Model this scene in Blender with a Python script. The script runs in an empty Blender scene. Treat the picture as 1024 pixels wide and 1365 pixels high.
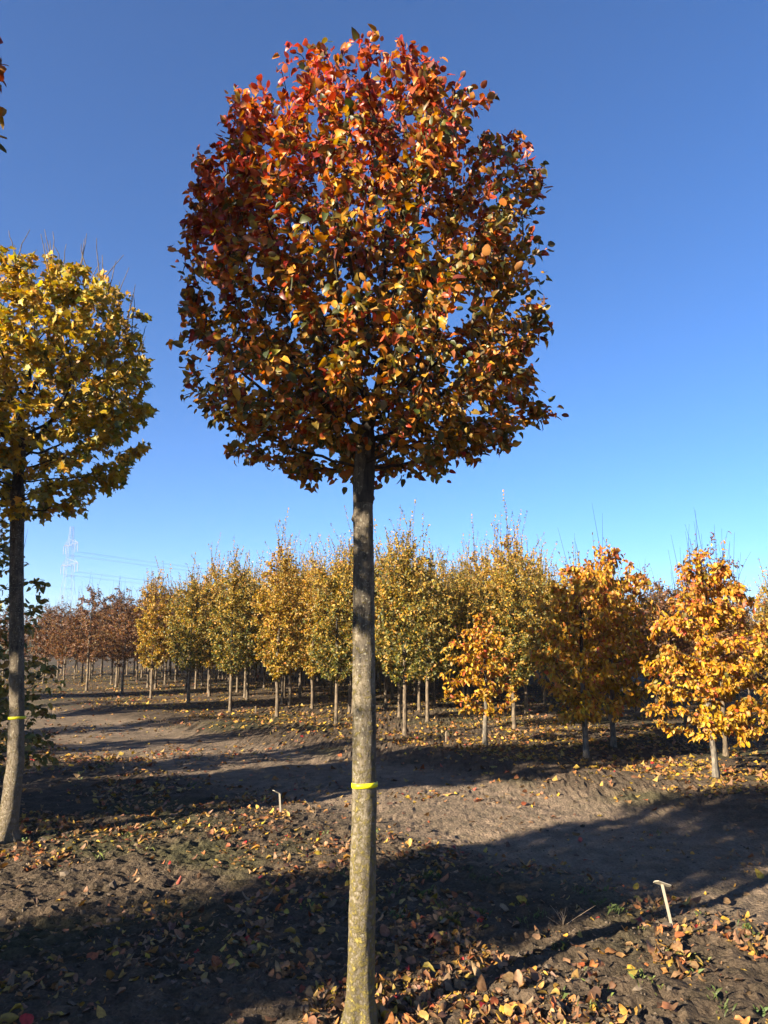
import bpy, math, random
import numpy as np
from mathutils import Vector, Matrix

random.seed(11)
RNG = np.random.default_rng(11)
scn = bpy.context.scene
COL = scn.collection
R = math.radians

# ------------------------------------------------------------------ camera, sky, sun, exposure
PITCH = R(9.3)
EYE = 1.6
cam_d = bpy.data.cameras.new('camera')
cam = bpy.data.objects.new('camera', cam_d)
COL.objects.link(cam)
cam_d.sensor_fit = 'VERTICAL'
cam_d.sensor_height = 36.0
FPX = 1027.0
cam_d.lens = 36.0 * FPX / 1365.0
cam_d.clip_start = 0.05
cam_d.clip_end = 4000
cam.location = (0, 0, EYE)
cam.rotation_euler = (R(90) + PITCH, 0, 0)
scn.camera = cam

SUN_EL = R(20.0)
SUN_AZ = R(37.0)                       # direction the light travels, from +X towards +Y
TR = np.array([math.cos(SUN_AZ), math.sin(SUN_AZ)])
world = bpy.data.worlds.new('World')
scn.world = world
world.use_nodes = True
wn = world.node_tree
wn.nodes.clear()
sky = wn.nodes.new('ShaderNodeTexSky')
sky.sky_type = 'NISHITA'
sky.sun_disc = False
sky.sun_elevation = SUN_EL
sky.sun_rotation = math.atan2(-TR[0], -TR[1])
sky.altitude = 0
sky.air_density = 0.8
sky.dust_density = 0.0
sky.ozone_density = 8.4
bg = wn.nodes.new('ShaderNodeBackground')
bg.inputs[1].default_value = 0.055
wo = wn.nodes.new('ShaderNodeOutputWorld')
wn.links.new(sky.outputs[0], bg.inputs[0])
wn.links.new(bg.outputs[0], wo.inputs[0])

sun_d = bpy.data.lights.new('sun', 'SUN')
sun_d.energy = 5.0
sun_d.angle = R(0.53)
sun_d.color = (1.0, 0.87, 0.69)
sun = bpy.data.objects.new('sun', sun_d)
COL.objects.link(sun)
sun.rotation_euler = Vector((TR[0] * math.cos(SUN_EL), TR[1] * math.cos(SUN_EL), -math.sin(SUN_EL))).to_track_quat('-Z', 'Y').to_euler()
sun.location = (-8, -6, 8)

vs = scn.view_settings
scn.display_settings.display_device = 'sRGB'
vs.view_transform = 'Standard'
vs.look = 'None'
vs.exposure = 2.1
vs.gamma = 1.0
vs.use_curve_mapping = False
cy = scn.cycles
cy.use_denoising = True
cy.max_bounces = 6
cy.diffuse_bounces = 3
cy.glossy_bounces = 2
cy.transmission_bounces = 4
cy.transparent_max_bounces = 4
cy.volume_bounces = 0
cy.sample_clamp_indirect = 6.0

# ------------------------------------------------------------------ helpers
def tag(o, label=None, cat=None, group=None, kind=None):
    if label: o['label'] = label
    if cat: o['category'] = cat
    if group: o['group'] = group
    if kind: o['kind'] = kind
    return o

def empty(name, loc, rz=0.0):
    o = bpy.data.objects.new(name, None)
    o.empty_display_size = 0.2
    o.location = loc
    o.rotation_euler = (0, 0, rz)
    COL.objects.link(o)
    return o

def fast_mesh(name, V, F, col=None, smooth=True):
    """V (n,3); F (m,k) array or list of such arrays; col (n,3) point colours"""
    V = np.asarray(V, dtype=np.float32)
    if not isinstance(F, (list, tuple)): F = [F]
    F = [np.asarray(f, dtype=np.int32) for f in F if len(f)]
    me = bpy.data.meshes.new(name)
    me.vertices.add(len(V))
    me.vertices.foreach_set('co', V.ravel())
    nl = sum(f.size for f in F)
    npol = sum(len(f) for f in F)
    me.loops.add(nl)
    me.loops.foreach_set('vertex_index', np.concatenate([f.ravel() for f in F]))
    tot = np.concatenate([np.full(len(f), f.shape[1], dtype=np.int32) for f in F])
    start = np.concatenate([[0], np.cumsum(tot)[:-1]]).astype(np.int32)
    me.polygons.add(npol)
    me.polygons.foreach_set('loop_start', start)
    me.polygons.foreach_set('loop_total', tot)
    me.polygons.foreach_set('use_smooth', np.full(npol, smooth, dtype=bool))
    if col is not None:
        a = me.color_attributes.new('Col', 'FLOAT_COLOR', 'POINT')
        c4 = np.ones((len(V), 4), dtype=np.float32)
        c4[:, :3] = col
        a.data.foreach_set('color', c4.ravel())
    me.update()
    me.validate()
    return me

def obj(name, me, mat=None, parent=None):
    if mat is not None and len(me.materials) == 0: me.materials.append(mat)
    o = bpy.data.objects.new(name, me)
    COL.objects.link(o)
    if parent is not None: o.parent = parent
    return o

def copy_tree(o, parent=None):
    c = o.copy()
    COL.objects.link(c)
    c.parent = parent
    for ch in list(o.children): copy_tree(ch, c)
    return c

def project(P):
    """world points -> photo pixels (1024x1365) and depth"""
    P = np.asarray(P, dtype=float)
    x, y, z = P[:, 0], P[:, 1], P[:, 2] - EYE
    d = y * math.cos(PITCH) + z * math.sin(PITCH)
    v = -y * math.sin(PITCH) + z * math.cos(PITCH)
    d = np.where(np.abs(d) < 1e-6, 1e-6, d)
    return 512 + FPX * x / d, 682.5 - FPX * v / d, d

# value noise, 2-D lattice
_LAT = RNG.random((256, 256))
def vnoise(x, y):
    xi = np.floor(x).astype(int); yi = np.floor(y).astype(int)
    fx = x - xi; fy = y - yi
    fx = fx * fx * (3 - 2 * fx); fy = fy * fy * (3 - 2 * fy)
    a = _LAT[xi & 255, yi & 255]; b = _LAT[(xi + 1) & 255, yi & 255]
    c = _LAT[xi & 255, (yi + 1) & 255]; d = _LAT[(xi + 1) & 255, (yi + 1) & 255]
    return (a * (1 - fx) + b * fx) * (1 - fy) + (c * (1 - fx) + d * fx) * fy

def fbm(x, y, oct=3):
    s = 0; a = 0.5
    for k in range(oct):
        s = s + a * vnoise(x * 2 ** k + 17.3 * k, y * 2 ** k + 5.1 * k); a *= 0.5
    return s / (1 - 0.5 ** oct)

# ------------------------------------------------------------------ layout of the nursery (metres)
M = np.array([-0.10, 3.57])            # the round-crowned pear
L = np.array([-2.98, 6.50])            # field maple at the end of the next row
ROW_A = np.array([-2.90, 2.95])        # from row to row
ROW_B = np.array([-2.24, -1.33])       # along a row, away from the track
PN = np.array([0.725, 0.69])           # across the track
PT = np.array([-0.69, 0.725])          # along the track
TRACK_C, TRACK_W = 5.95, 1.40

def sstep(a, b, x):
    t = np.clip((x - a) / (b - a), 0, 1)
    return t * t * (3 - 2 * t)

def track_mask(x, y):
    c = x * PN[0] + y * PN[1] - TRACK_C + 0.5 * (fbm(x * .45, y * .45, 2) - .5)
    return 1 - sstep(TRACK_W - 0.45, TRACK_W + 0.35, np.abs(c))

RB = -ROW_B / np.linalg.norm(ROW_B)
RNB = np.array([-RB[1], RB[0]])
ROW_GAP = abs(ROW_A @ RNB)
def row_dist(x, y):
    """distance to the nearest line of trees on this side of the track"""
    q = ((x - M[0]) * RNB[0] + (y - M[1]) * RNB[1]) / ROW_GAP
    return np.abs(q - np.round(q)) * ROW_GAP

def height(x, y, fine=True):
    x = np.asarray(x, dtype=float); y = np.asarray(y, dtype=float)
    far = np.exp(-np.hypot(x, y) / 60.0)
    tm = track_mask(x, y)
    h = 0.07 * (fbm(x * .22 + 3, y * .22 + 9, 2) - .5) * far
    c = x * PN[0] + y * PN[1] - TRACK_C
    h = h - 0.035 * tm * far
    h = h + 0.06 * np.exp(-((c - 2.25) / .5) ** 2) * far        # spoil ridge at the far edge of the track
    for off in (-0.75, 0.72):                                     # wheel ruts
        h = h - 0.022 * np.exp(-((c - off) / .2) ** 2) * far
    if fine:
        rough = (1 - 0.55 * tm) * far
        h = h + rough * (0.028 * (fbm(x * 1.7, y * 1.7, 2) - .5)
                         + 0.034 * (fbm(x * 6.5 + 40, y * 6.5, 2) - .5)
                         + 0.040 * (vnoise(x * 19 + 7, y * 19) - .5)
                         + 0.030 * (vnoise(x * 37, y * 37 + 31) - .5))
        tread = np.exp(-((np.abs(c + .015) - .735) / .2) ** 2)
        t = x * PT[0] + y * PT[1]
        h = h + tm * tread * 0.008 * np.sin(t * 2 * math.pi / .14 + 5 * np.abs(c)) * far
    return h

H0 = float(height(np.array([0.]), np.array([0.]), False)[0])
def hz(x, y): return float(height(np.array([x]), np.array([y]), False)[0]) - 0.005

# ------------------------------------------------------------------ materials
def new_mat(name):
    m = bpy.data.materials.new(name)
    m.use_nodes = True
    nt = m.node_tree
    nt.nodes.clear()
    out = nt.nodes.new('ShaderNodeOutputMaterial')
    return m, nt, out

def N(nt, typ, **kw):
    n = nt.nodes.new(typ)
    for k, v in kw.items():
        if k.startswith('i_'):
            n.inputs[int(k[2:]) if k[2:].isdigit() else k[2:].replace('_', ' ')].default_value = v
        else: setattr(n, k, v)
    return n

def ramp(nt, stops, interp='LINEAR'):
    n = nt.nodes.new('ShaderNodeValToRGB')
    e = n.color_ramp.elements
    n.color_ramp.interpolation = interp
    while len(e) > 1: e.remove(e[-1])
    e[0].position = stops[0][0]; e[0].color = (*stops[0][1], 1) if len(stops[0][1]) == 3 else stops[0][1]
    for p, c in stops[1:]:
        k = e.new(p); k.color = (*c, 1) if len(c) == 3 else c
    return n

def mixc(nt, fac, a, b, blend='MIX'):
    n = nt.nodes.new('ShaderNodeMix'); n.data_type = 'RGBA'; n.blend_type = blend
    for sock, v in ((n.inputs[0], fac), (n.inputs[6], a), (n.inputs[7], b)):
        if hasattr(v, 'links') or hasattr(v, 'is_linked'): nt.links.new(v, sock)
        elif isinstance(v, (int, float)): sock.default_value = v
        else: sock.default_value = (*v, 1)
    return n.outputs[2]

def leaf_mat(name, piece=False, trans=0.34, rough=0.42, spec=0.5, blotch=None, scale=45.0):
    m, nt, out = new_mat(name)
    if piece:
        c = N(nt, 'ShaderNodeObjectInfo').outputs['Color']
    else:
        c = N(nt, 'ShaderNodeAttribute', attribute_name='Col').outputs['Color']
    geo = N(nt, 'ShaderNodeNewGeometry')
    nz = N(nt, 'ShaderNodeTexNoise', i_Scale=scale, i_Detail=2.0)
    nt.links.new(geo.outputs['Position'], nz.inputs['Vector'])
    rp = ramp(nt, [(0.42, (0, 0, 0)), (0.64, (1, 1, 1))])
    nt.links.new(nz.outputs[0], rp.inputs[0])
    if blotch is None: blotch = (0.78, 0.68, 0.60)
    dark = mixc(nt, 1.0, c, blotch, 'MULTIPLY')
    c2 = mixc(nt, rp.outputs[0], c, dark)
    # the underside of a leaf is paler and duller
    pale = mixc(nt, 0.22, c2, (0.30, 0.24, 0.13))
    c3 = mixc(nt, geo.outputs['Backfacing'], c2, pale)
    p = N(nt, 'ShaderNodeBsdfPrincipled', i_Roughness=rough)
    p.inputs['Specular IOR Level'].default_value = spec
    nt.links.new(c3, p.inputs['Base Color'])
    t = N(nt, 'ShaderNodeBsdfTranslucent')
    hs = N(nt, 'ShaderNodeHueSaturation', i_Saturation=1.12, i_Value=1.15)
    nt.links.new(c2, hs.inputs['Color'])
    nt.links.new(hs.outputs[0], t.inputs[0])
    mx = N(nt, 'ShaderNodeMixShader', i_0=trans)
    nt.links.new(p.outputs[0], mx.inputs[1]); nt.links.new(t.outputs[0], mx.inputs[2])
    nt.links.new(mx.outputs[0], out.inputs[0])
    return m

def bark_mat(name, dark, light, lichen=0.0, lichen_col=(0.32, 0.25, 0.04), lit_crust=(.205, .168, .108), vscale=1.0):
    m, nt, out = new_mat(name)
    tc = N(nt, 'ShaderNodeTexCoord')
    mp = N(nt, 'ShaderNodeMapping'); mp.inputs['Scale'].default_value = (1, 1, .28)
    nt.links.new(tc.outputs['Object'], mp.inputs[0])
    n1 = N(nt, 'ShaderNodeTexNoise', i_Scale=48.0 * vscale, i_Detail=6.0, i_Roughness=.65)
    nt.links.new(mp.outputs[0], n1.inputs['Vector'])
    n2 = N(nt, 'ShaderNodeTexNoise', i_Scale=11.0 * vscale, i_Detail=4.0)
    nt.links.new(tc.outputs['Object'], n2.inputs['Vector'])
    r1 = ramp(nt, [(0.34, dark), (0.62, light)])
    nt.links.new(n1.outputs[0], r1.inputs[0])
    r2 = ramp(nt, [(0.35, (.55, .55, .55)), (0.68, (1.15, 1.1, 1.0))])
    nt.links.new(n2.outputs[0], r2.inputs[0])
    c = mixc(nt, 1.0, r1.outputs[0], r2.outputs[0], 'MULTIPLY')
    hgt = n1.outputs[0]
    if lichen > 0:
        # pale crustose specks, then lichen thinning upward that paints sunlit base and shaded top
        n4 = N(nt, 'ShaderNodeTexNoise', i_Scale=85.0, i_Detail=3.0)
        nt.links.new(tc.outputs['Object'], n4.inputs['Vector'])
        r4 = ramp(nt, [(0.60, (0, 0, 0)), (0.66, (1, 1, 1))])
        nt.links.new(n4.outputs[0], r4.inputs[0])
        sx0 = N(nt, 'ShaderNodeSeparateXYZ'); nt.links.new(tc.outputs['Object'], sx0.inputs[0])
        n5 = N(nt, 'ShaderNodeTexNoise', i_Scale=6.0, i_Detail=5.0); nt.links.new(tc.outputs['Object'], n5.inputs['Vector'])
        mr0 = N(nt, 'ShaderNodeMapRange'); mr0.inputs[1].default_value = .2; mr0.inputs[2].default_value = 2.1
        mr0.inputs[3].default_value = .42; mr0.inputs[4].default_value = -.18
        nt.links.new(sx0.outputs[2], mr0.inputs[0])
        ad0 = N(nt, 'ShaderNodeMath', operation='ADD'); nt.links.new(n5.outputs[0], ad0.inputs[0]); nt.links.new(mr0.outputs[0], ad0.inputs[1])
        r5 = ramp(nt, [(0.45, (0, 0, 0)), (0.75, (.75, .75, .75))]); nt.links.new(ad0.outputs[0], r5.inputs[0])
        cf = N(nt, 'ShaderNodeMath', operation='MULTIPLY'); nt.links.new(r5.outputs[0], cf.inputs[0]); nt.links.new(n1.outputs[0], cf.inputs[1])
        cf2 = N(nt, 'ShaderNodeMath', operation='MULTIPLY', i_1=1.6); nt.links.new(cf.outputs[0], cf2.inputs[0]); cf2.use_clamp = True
        c = mixc(nt, cf2.outputs[0], c, lit_crust)  # lichen tone doubling as painted sunlight low and shade high on the stem
        sp = N(nt, 'ShaderNodeMath', operation='MULTIPLY', i_1=.55)
        nt.links.new(r4.outputs[0], sp.inputs[0])
        c = mixc(nt, sp.outputs[0], c, (0.29, 0.27, 0.19))
        # yellow foliose lichen, thicker near the ground
        n3 = N(nt, 'ShaderNodeTexNoise', i_Scale=44.0, i_Detail=7.0, i_Roughness=.72)
        nt.links.new(tc.outputs['Object'], n3.inputs['Vector'])
        sx = N(nt, 'ShaderNodeSeparateXYZ'); nt.links.new(tc.outputs['Object'], sx.inputs[0])
        mr = N(nt, 'ShaderNodeMapRange'); mr.inputs[1].default_value = 0; mr.inputs[2].default_value = 2.2
        mr.inputs[3].default_value = lichen + .02; mr.inputs[4].default_value = -.02
        nt.links.new(sx.outputs[2], mr.inputs[0])
        ad = N(nt, 'ShaderNodeMath', operation='ADD')
        nt.links.new(n3.outputs[0], ad.inputs[0]); nt.links.new(mr.outputs[0], ad.inputs[1])
        r3 = ramp(nt, [(0.57, (0, 0, 0)), (0.72, (1, 1, 1))])
        nt.links.new(ad.outputs[0], r3.inputs[0])
        lc = mixc(nt, n1.outputs[0], (lichen_col[0] * .6, lichen_col[1] * .6, lichen_col[2]), lichen_col)
        fm = N(nt, 'ShaderNodeMath', operation='MULTIPLY', i_1=.85)
        nt.links.new(r3.outputs[0], fm.inputs[0])
        c = mixc(nt, fm.outputs[0], c, lc)
        h2 = N(nt, 'ShaderNodeMath', operation='ADD')
        nt.links.new(n1.outputs[0], h2.inputs[0]); nt.links.new(r3.outputs[0], h2.inputs[1])
        hgt = h2.outputs[0]
    b = N(nt, 'ShaderNodeBump', i_Strength=.9, i_Distance=.010)
    nt.links.new(hgt, b.inputs['Height'])
    p = N(nt, 'ShaderNodeBsdfPrincipled', i_Roughness=.85)
    p.inputs['Specular IOR Level'].default_value = .25
    nt.links.new(c, p.inputs['Base Color']); nt.links.new(b.outputs[0], p.inputs['Normal'])
    nt.links.new(p.outputs[0], out.inputs[0])
    return m

def plain_mat(name, col, rough=.6, spec=.4, metallic=0, vary=.15, scale=30):
    m, nt, out = new_mat(name)
    tc = N(nt, 'ShaderNodeTexCoord')
    n1 = N(nt, 'ShaderNodeTexNoise', i_Scale=scale, i_Detail=4.0)
    nt.links.new(tc.outputs['Object'], n1.inputs['Vector'])
    r1 = ramp(nt, [(0.3, tuple(k * (1 - vary) for k in col)), (0.7, tuple(min(1, k * (1 + vary)) for k in col))])
    nt.links.new(n1.outputs[0], r1.inputs[0])
    p = N(nt, 'ShaderNodeBsdfPrincipled', i_Roughness=rough, i_Metallic=metallic)
    p.inputs['Specular IOR Level'].default_value = spec
    nt.links.new(r1.outputs[0], p.inputs['Base Color'])
    nt.links.new(p.outputs[0], out.inputs[0])
    return m

def col_mat(name, rough=.9, spec=.2):
    m, nt, out = new_mat(name)
    c = N(nt, 'ShaderNodeAttribute', attribute_name='Col').outputs['Color']
    p = N(nt, 'ShaderNodeBsdfPrincipled', i_Roughness=rough)
    p.inputs['Specular IOR Level'].default_value = spec
    nt.links.new(c, p.inputs['Base Color'])
    nt.links.new(p.outputs[0], out.inputs[0])
    return m

def soil_mat():
    m, nt, out = new_mat('soil')
    c = N(nt, 'ShaderNodeAttribute', attribute_name='Col').outputs['Color']
    geo = N(nt, 'ShaderNodeNewGeometry')
    n1 = N(nt, 'ShaderNodeTexNoise', i_Scale=55.0, i_Detail=6.0, i_Roughness=.7)
    n2 = N(nt, 'ShaderNodeTexNoise', i_Scale=7.0, i_Detail=5.0)
    vo = N(nt, 'ShaderNodeTexVoronoi', i_Scale=38.0)
    for n in (n1, n2, vo): nt.links.new(geo.outputs['Position'], n.inputs['Vector'])
    r1 = ramp(nt, [(0.3, (.55, .54, .52)), (0.7, (1.35, 1.32, 1.28))])
    nt.links.new(n1.outputs[0], r1.inputs[0])
    r2 = ramp(nt, [(0.35, (.72, .74, .70)), (0.66, (1.22, 1.17, 1.12))])
    nt.links.new(n2.outputs[0], r2.inputs[0])
    c = mixc(nt, 1.0, c, r1.outputs[0], 'MULTIPLY')
    c = mixc(nt, 1.0, c, r2.outputs[0], 'MULTIPLY')
    hs = N(nt, 'ShaderNodeMath', operation='MULTIPLY_ADD', i_1=-.5)
    nt.links.new(vo.outputs[0], hs.inputs[0]); nt.links.new(n1.outputs[0], hs.inputs[2])
    b = N(nt, 'ShaderNodeBump', i_Strength=1.0, i_Distance=.02)
    nt.links.new(hs.outputs[0], b.inputs['Height'])
    p = N(nt, 'ShaderNodeBsdfPrincipled', i_Roughness=.95)
    p.inputs['Specular IOR Level'].default_value = .12
    nt.links.new(c, p.inputs['Base Color']); nt.links.new(b.outputs[0], p.inputs['Normal'])
    nt.links.new(p.outputs[0], out.inputs[0])
    return m

MAT = {}
MAT['soil'] = soil_mat()
MAT['clod'] = col_mat('soil_clod')
MAT['pear_leaf'] = leaf_mat('pear_leaf', trans=.33, rough=.42, spec=.4)
MAT['pear_leaf_piece'] = leaf_mat('pear_leaf_piece', True, trans=.33, rough=.42, spec=.4)
MAT['leaf'] = leaf_mat('leaf', trans=.36, rough=.5, spec=.4)
MAT['leaf_piece'] = leaf_mat('leaf_piece', True, trans=.36, rough=.5, spec=.4)
MAT['litter'] = leaf_mat('litter_leaf', trans=.12, rough=.6, spec=.35, blotch=(.66, .58, .50), scale=60)
MAT['litter_piece'] = leaf_mat('litter_leaf_piece', True, trans=.12, rough=.6, spec=.35, blotch=(.66, .58, .50), scale=60)
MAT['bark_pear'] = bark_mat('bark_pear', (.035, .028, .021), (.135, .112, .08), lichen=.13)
MAT['bark_maple'] = bark_mat('bark_maple', (.035, .027, .019), (.115, .092, .065), lichen=.06, lit_crust=(.17, .135, .09), lichen_col=(.22, .16, .04))
MAT['bark_branch'] = bark_mat('bark_branch', (.015, .012, .010), (.052, .043, .033))
MAT['bark_tan'] = bark_mat('bark_tan', (.075, .057, .038), (.20, .155, .105))
MAT['bark_grey'] = bark_mat('bark_grey', (.07, .06, .05), (.21, .185, .145))
MAT['bark_dark'] = bark_mat('bark_dark', (.022, .018, .015), (.075, .06, .045))
MAT['band'] = plain_mat('yellow_tape', (.66, .60, .01), rough=.45, vary=.06)
MAT['label'] = plain_mat('label_plastic', (.37, .32, .23), rough=.5, vary=.08)
MAT['peg'] = plain_mat('peg_wood', (.22, .16, .10), rough=.85, vary=.25)
MAT['steel'] = plain_mat('galvanised_steel', (.24, .25, .27), rough=.5, metallic=.2, vary=.1, scale=.5)
MAT['wire'] = plain_mat('power_wire', (.16, .17, .18), rough=.5, vary=.05, scale=.5)
MAT['grass'] = col_mat('grass_blade', rough=.6, spec=.3)

# ------------------------------------------------------------------ leaf templates
def leaf_template(width=.42, fold=.25, curl=.3, twist=.0, rows=3, petiole=.35, shape=.85, wave=0.0, crumple=0.0, seed=0):
    """blade from y=0 to y=1, two halves folded on the midrib; returns V, tris, rim weight"""
    rq = random.Random(seed); cr = lambda: rq.uniform(-1, 1) * crumple
    V = [(0, 0, 0)]; rim = [0.]
    ts = {4: [.10, .34, .64, .88], 3: [.15, .5, .84], 2: [.25, .7], 1: [.45]}[rows]
    for t in ts:
        w = width * math.sqrt(max(0, 1 - (2 * t ** shape - 1) ** 2)) * (1 - .38 * t ** 3)
        z0 = -curl * t * t * .6
        for s in (-1, 0, 1):
            tw = twist * t
            x = s * w; z = abs(x) * fold * (1 + wave * math.sin(9 * t + s)) + z0 + tw * x
            V.append((x + cr() * .5, t * (1 - .12 * abs(curl) * t) + cr() * .4, z + cr())); rim.append(float(abs(s)))
    V.append((0, 1 - .12 * abs(curl), -curl * .6 - .02)); rim.append(.7)
    T = []
    T += [(0, 2, 1), (0, 3, 2)]
    for r in range(rows - 1):
        a = 1 + 3 * r; b = a + 3
        T += [(a, a + 1, b + 1), (a, b + 1, b), (a + 1, a + 2, b + 2), (a + 1, b + 2, b + 1)]
    a = 1 + 3 * (rows - 1); e = len(V) - 1
    T += [(a, a + 1, e), (a + 1, a + 2, e)]
    if petiole:
        n = len(V)
        V += [(-.013, .02, 0), (.013, .02, 0), (0, -petiole, .05)]
        rim += [.1, .1, .1]
        T += [(n, n + 1, n + 2)]
    return np.array(V, float), np.array(T, int), np.array(rim)

def maple_template(fold=.12, curl=.25, petiole=.5):
    out = [(0, 0), (.20, -.04), (.48, .02), (.34, .2), (.62, .44), (.36, .47), (.30, .60), (.17, .60), (.13, .84), (0, 1.0)]
    pts = out + [(-x, y) for x, y in out[-2:0:-1]]
    V = [(0, .33, -.03)]; rim = [0.]
    for x, y in pts:
        V.append((x, y, abs(x) * fold - curl * y * y * .5 - curl * .6 * x * x)); rim.append(1.)
    n = len(pts)
    T = [(0, 1 + (k + 1) % n, 1 + k) for k in range(n)]
    if petiole:
        m = len(V)
        V += [(-.012, .03, 0), (.012, .03, 0), (0, -petiole, .06)]; rim += [.1] * 3
        T += [(m, m + 1, m + 2)]
    return np.array(V, float), np.array(T, int)[:, ::-1].copy(), np.array(rim)

PEAR_T = [leaf_template(.38, .30, .45, wave=.6, crumple=.03, seed=1), leaf_template(.36, .65, .9, .3, crumple=.03, seed=2), leaf_template(.40, .15, -.25, wave=.6, crumple=.04, seed=3),
          leaf_template(.30, 1.0, .6, -.35, crumple=.03, seed=4), leaf_template(.38, .45, 1.3, .2, crumple=.04, seed=5), leaf_template(.34, .5, -.6, .35, crumple=.04, seed=6)]
BIG_T = [leaf_template(.32, .3, .6, wave=.4, crumple=.03, seed=1), leaf_template(.30, .6, 1.0, .25, crumple=.03, seed=2), leaf_template(.34, .15, .2, crumple=.04, seed=3), leaf_template(.26, .8, .6, -.3, crumple=.03, seed=4)]
SMALL_T = [leaf_template(.32, .4, .4, rows=2, petiole=0), leaf_template(.30, .8, .6, rows=2, petiole=0), leaf_template(.35, .2, -.2, rows=2, petiole=0)]
MAPLE_T = [maple_template(), maple_template(.35, .6), maple_template(.0, -.2), maple_template(.5, .3)]
LITTER_T = [leaf_template(.36, .4, .7, wave=.8, crumple=.06, seed=11), leaf_template(.32, .9, 1.1, .4, crumple=.07, seed=12), leaf_template(.38, .05, -.7, wave=.8, crumple=.08, seed=13),
            leaf_template(.24, 1.3, .4, -.5, crumple=.06, seed=14), leaf_template(.40, -.35, -.9, .2, crumple=.07, seed=15), leaf_template(.30, -.8, .9, .5, crumple=.08, seed=16), leaf_template(.37, .25, .3, crumple=.05, seed=17)]
LITTER_FAR_T = [leaf_template(.42, .3, .4, rows=1, petiole=0), leaf_template(.38, .7, .6, rows=1, petiole=0)]

def unit(v):
    return v / np.maximum(np.linalg.norm(v, axis=-1, keepdims=True), 1e-9)

def frames(dirs, nrm):
    y = unit(dirs)
    z = unit(nrm - np.sum(nrm * y, axis=1, keepdims=True) * y)
    x = np.cross(y, z)
    return np.stack([x, y, z], axis=2)          # columns

def leaves_mesh(name, lv, templates, mat_rim=None, smooth=True):
    """lv: dict of pos, fr (n,3,3), size, col (n,3), rim (n,3), tid"""
    Vs, Fs, Cs = [], [], []; base = 0
    for k, (TV, TT, rim) in enumerate(templates):
        sel = np.where(lv['tid'] == k)[0]
        if len(sel) == 0: continue
        P = np.einsum('nij,vj->nvi', lv['fr'][sel], TV) * lv['size'][sel][:, None, None] + lv['pos'][sel][:, None, :]
        C = lv['col'][sel][:, None, :] * (1 - rim[None, :, None]) + lv['rim'][sel][:, None, :] * rim[None, :, None]
        n, v = len(sel), len(TV)
        F = TT[None] + (np.arange(n) * v)[:, None, None] + base
        Vs.append(P.reshape(-1, 3)); Cs.append(C.reshape(-1, 3)); Fs.append(F.reshape(-1, 3))
        base += n * v
    return fast_mesh(name, np.concatenate(Vs), np.concatenate(Fs), np.concatenate(Cs), smooth)

def sub(lv, idx): return {k: v[idx] for k, v in lv.items()}

_TM = {}
def template_mesh(key, tid, tpl, mat):
    k = (key, tid)
    if k not in _TM:
        TV, TT, rim = tpl
        me = fast_mesh(key, TV, TT)
        me.materials.append(mat)
        _TM[k] = me
    return _TM[k]

def leaf_pieces(name, lv, idx, templates, key, mat, parent, offset=None):
    out = []
    for i in idx:
        me = template_mesh(key, int(lv['tid'][i]), templates[int(lv['tid'][i])], mat)
        o = bpy.data.objects.new(name, me)
        Mx = Matrix.Identity(4)
        fr = lv['fr'][i] * lv['size'][i]
        for r in range(3):
            for c in range(3): Mx[r][c] = fr[r, c]
            Mx[r][3] = lv['pos'][i][r]
        o.matrix_local = Mx
        c = lv['col'][i] * .55 + lv['rim'][i] * .45
        o.color = (*[float(k) for k in c], 1)
        COL.objects.link(o)
        o.parent = parent
        out.append(o)
    return out

def pick_visible(lv, root, count, cell=7.0):
    """indices of the leaves that show largest from the photograph's standpoint"""
    W = lv['pos'] + np.asarray(root)
    x, y, d = project(W)
    ok = (d > .3) & (x > 4) & (x < 1020) & (y > 4) & (y < 1361)
    px = lv['size'] * FPX / np.maximum(d, .01)
    view = unit(W - np.array([0, 0, EYE]))
    facing = np.abs(np.sum(view * lv['fr'][:, :, 2], axis=1))
    score = px * (.25 + facing)
    best = {}
    for i in np.where(ok)[0]:
        k = (int(x[i] // cell), int(y[i] // cell))
        if k not in best or d[i] < d[best[k]]: best[k] = i
    vis = np.array(list(best.values()), int)
    vis = vis[np.argsort(-score[vis])]
    return vis[:count]

# ------------------------------------------------------------------ branching
def colonise(roots, attr, step, infl, kill, up=0.0, iters=200, seed=0, maxn=4000):
    """space colonisation: roots (list of chained points), attractors -> nodes, parents"""
    rg = np.random.default_rng(seed)
    P = [np.array(p, float) for p in roots]
    par = [-1] + list(range(len(roots) - 1))
    A = attr.copy()
    near = np.zeros(len(A), int); nd = np.full(len(A), 1e9)
    new = list(range(len(P)))
    for it in range(iters):
        if len(A) == 0 or len(P) > maxn: break
        NP = np.array([P[i] for i in new])
        D = np.linalg.norm(A[:, None] - NP[None], axis=2)
        j = D.argmin(1); dj = D[np.arange(len(A)), j]
        b = dj < nd
        nd[b] = dj[b]; near[b] = np.array(new)[j[b]]
        keep = nd > kill
        A, nd, near = A[keep], nd[keep], near[keep]
        act = nd < infl
        if not act.any():
            act = nd < nd.min() * 1.05 if len(nd) else act
            if not act.any(): break
        acc = {}
        for i, k in zip(np.where(act)[0], near[act]):
            v = A[i] - P[k]; v = v / (np.linalg.norm(v) + 1e-9)
            acc.setdefault(int(k), []).append(v)
        new = []
        for k, v in acc.items():
            s = np.sum(v, axis=0); s = s / (np.linalg.norm(s) + 1e-9)
            s = s + np.array([0, 0, up]) + rg.normal(0, .14, 3)
            s = s / (np.linalg.norm(s) + 1e-9)
            P.append(P[k] + s * step); par.append(k); new.append(len(P) - 1)
        if not new: break
    return np.array(P), np.array(par)

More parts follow.
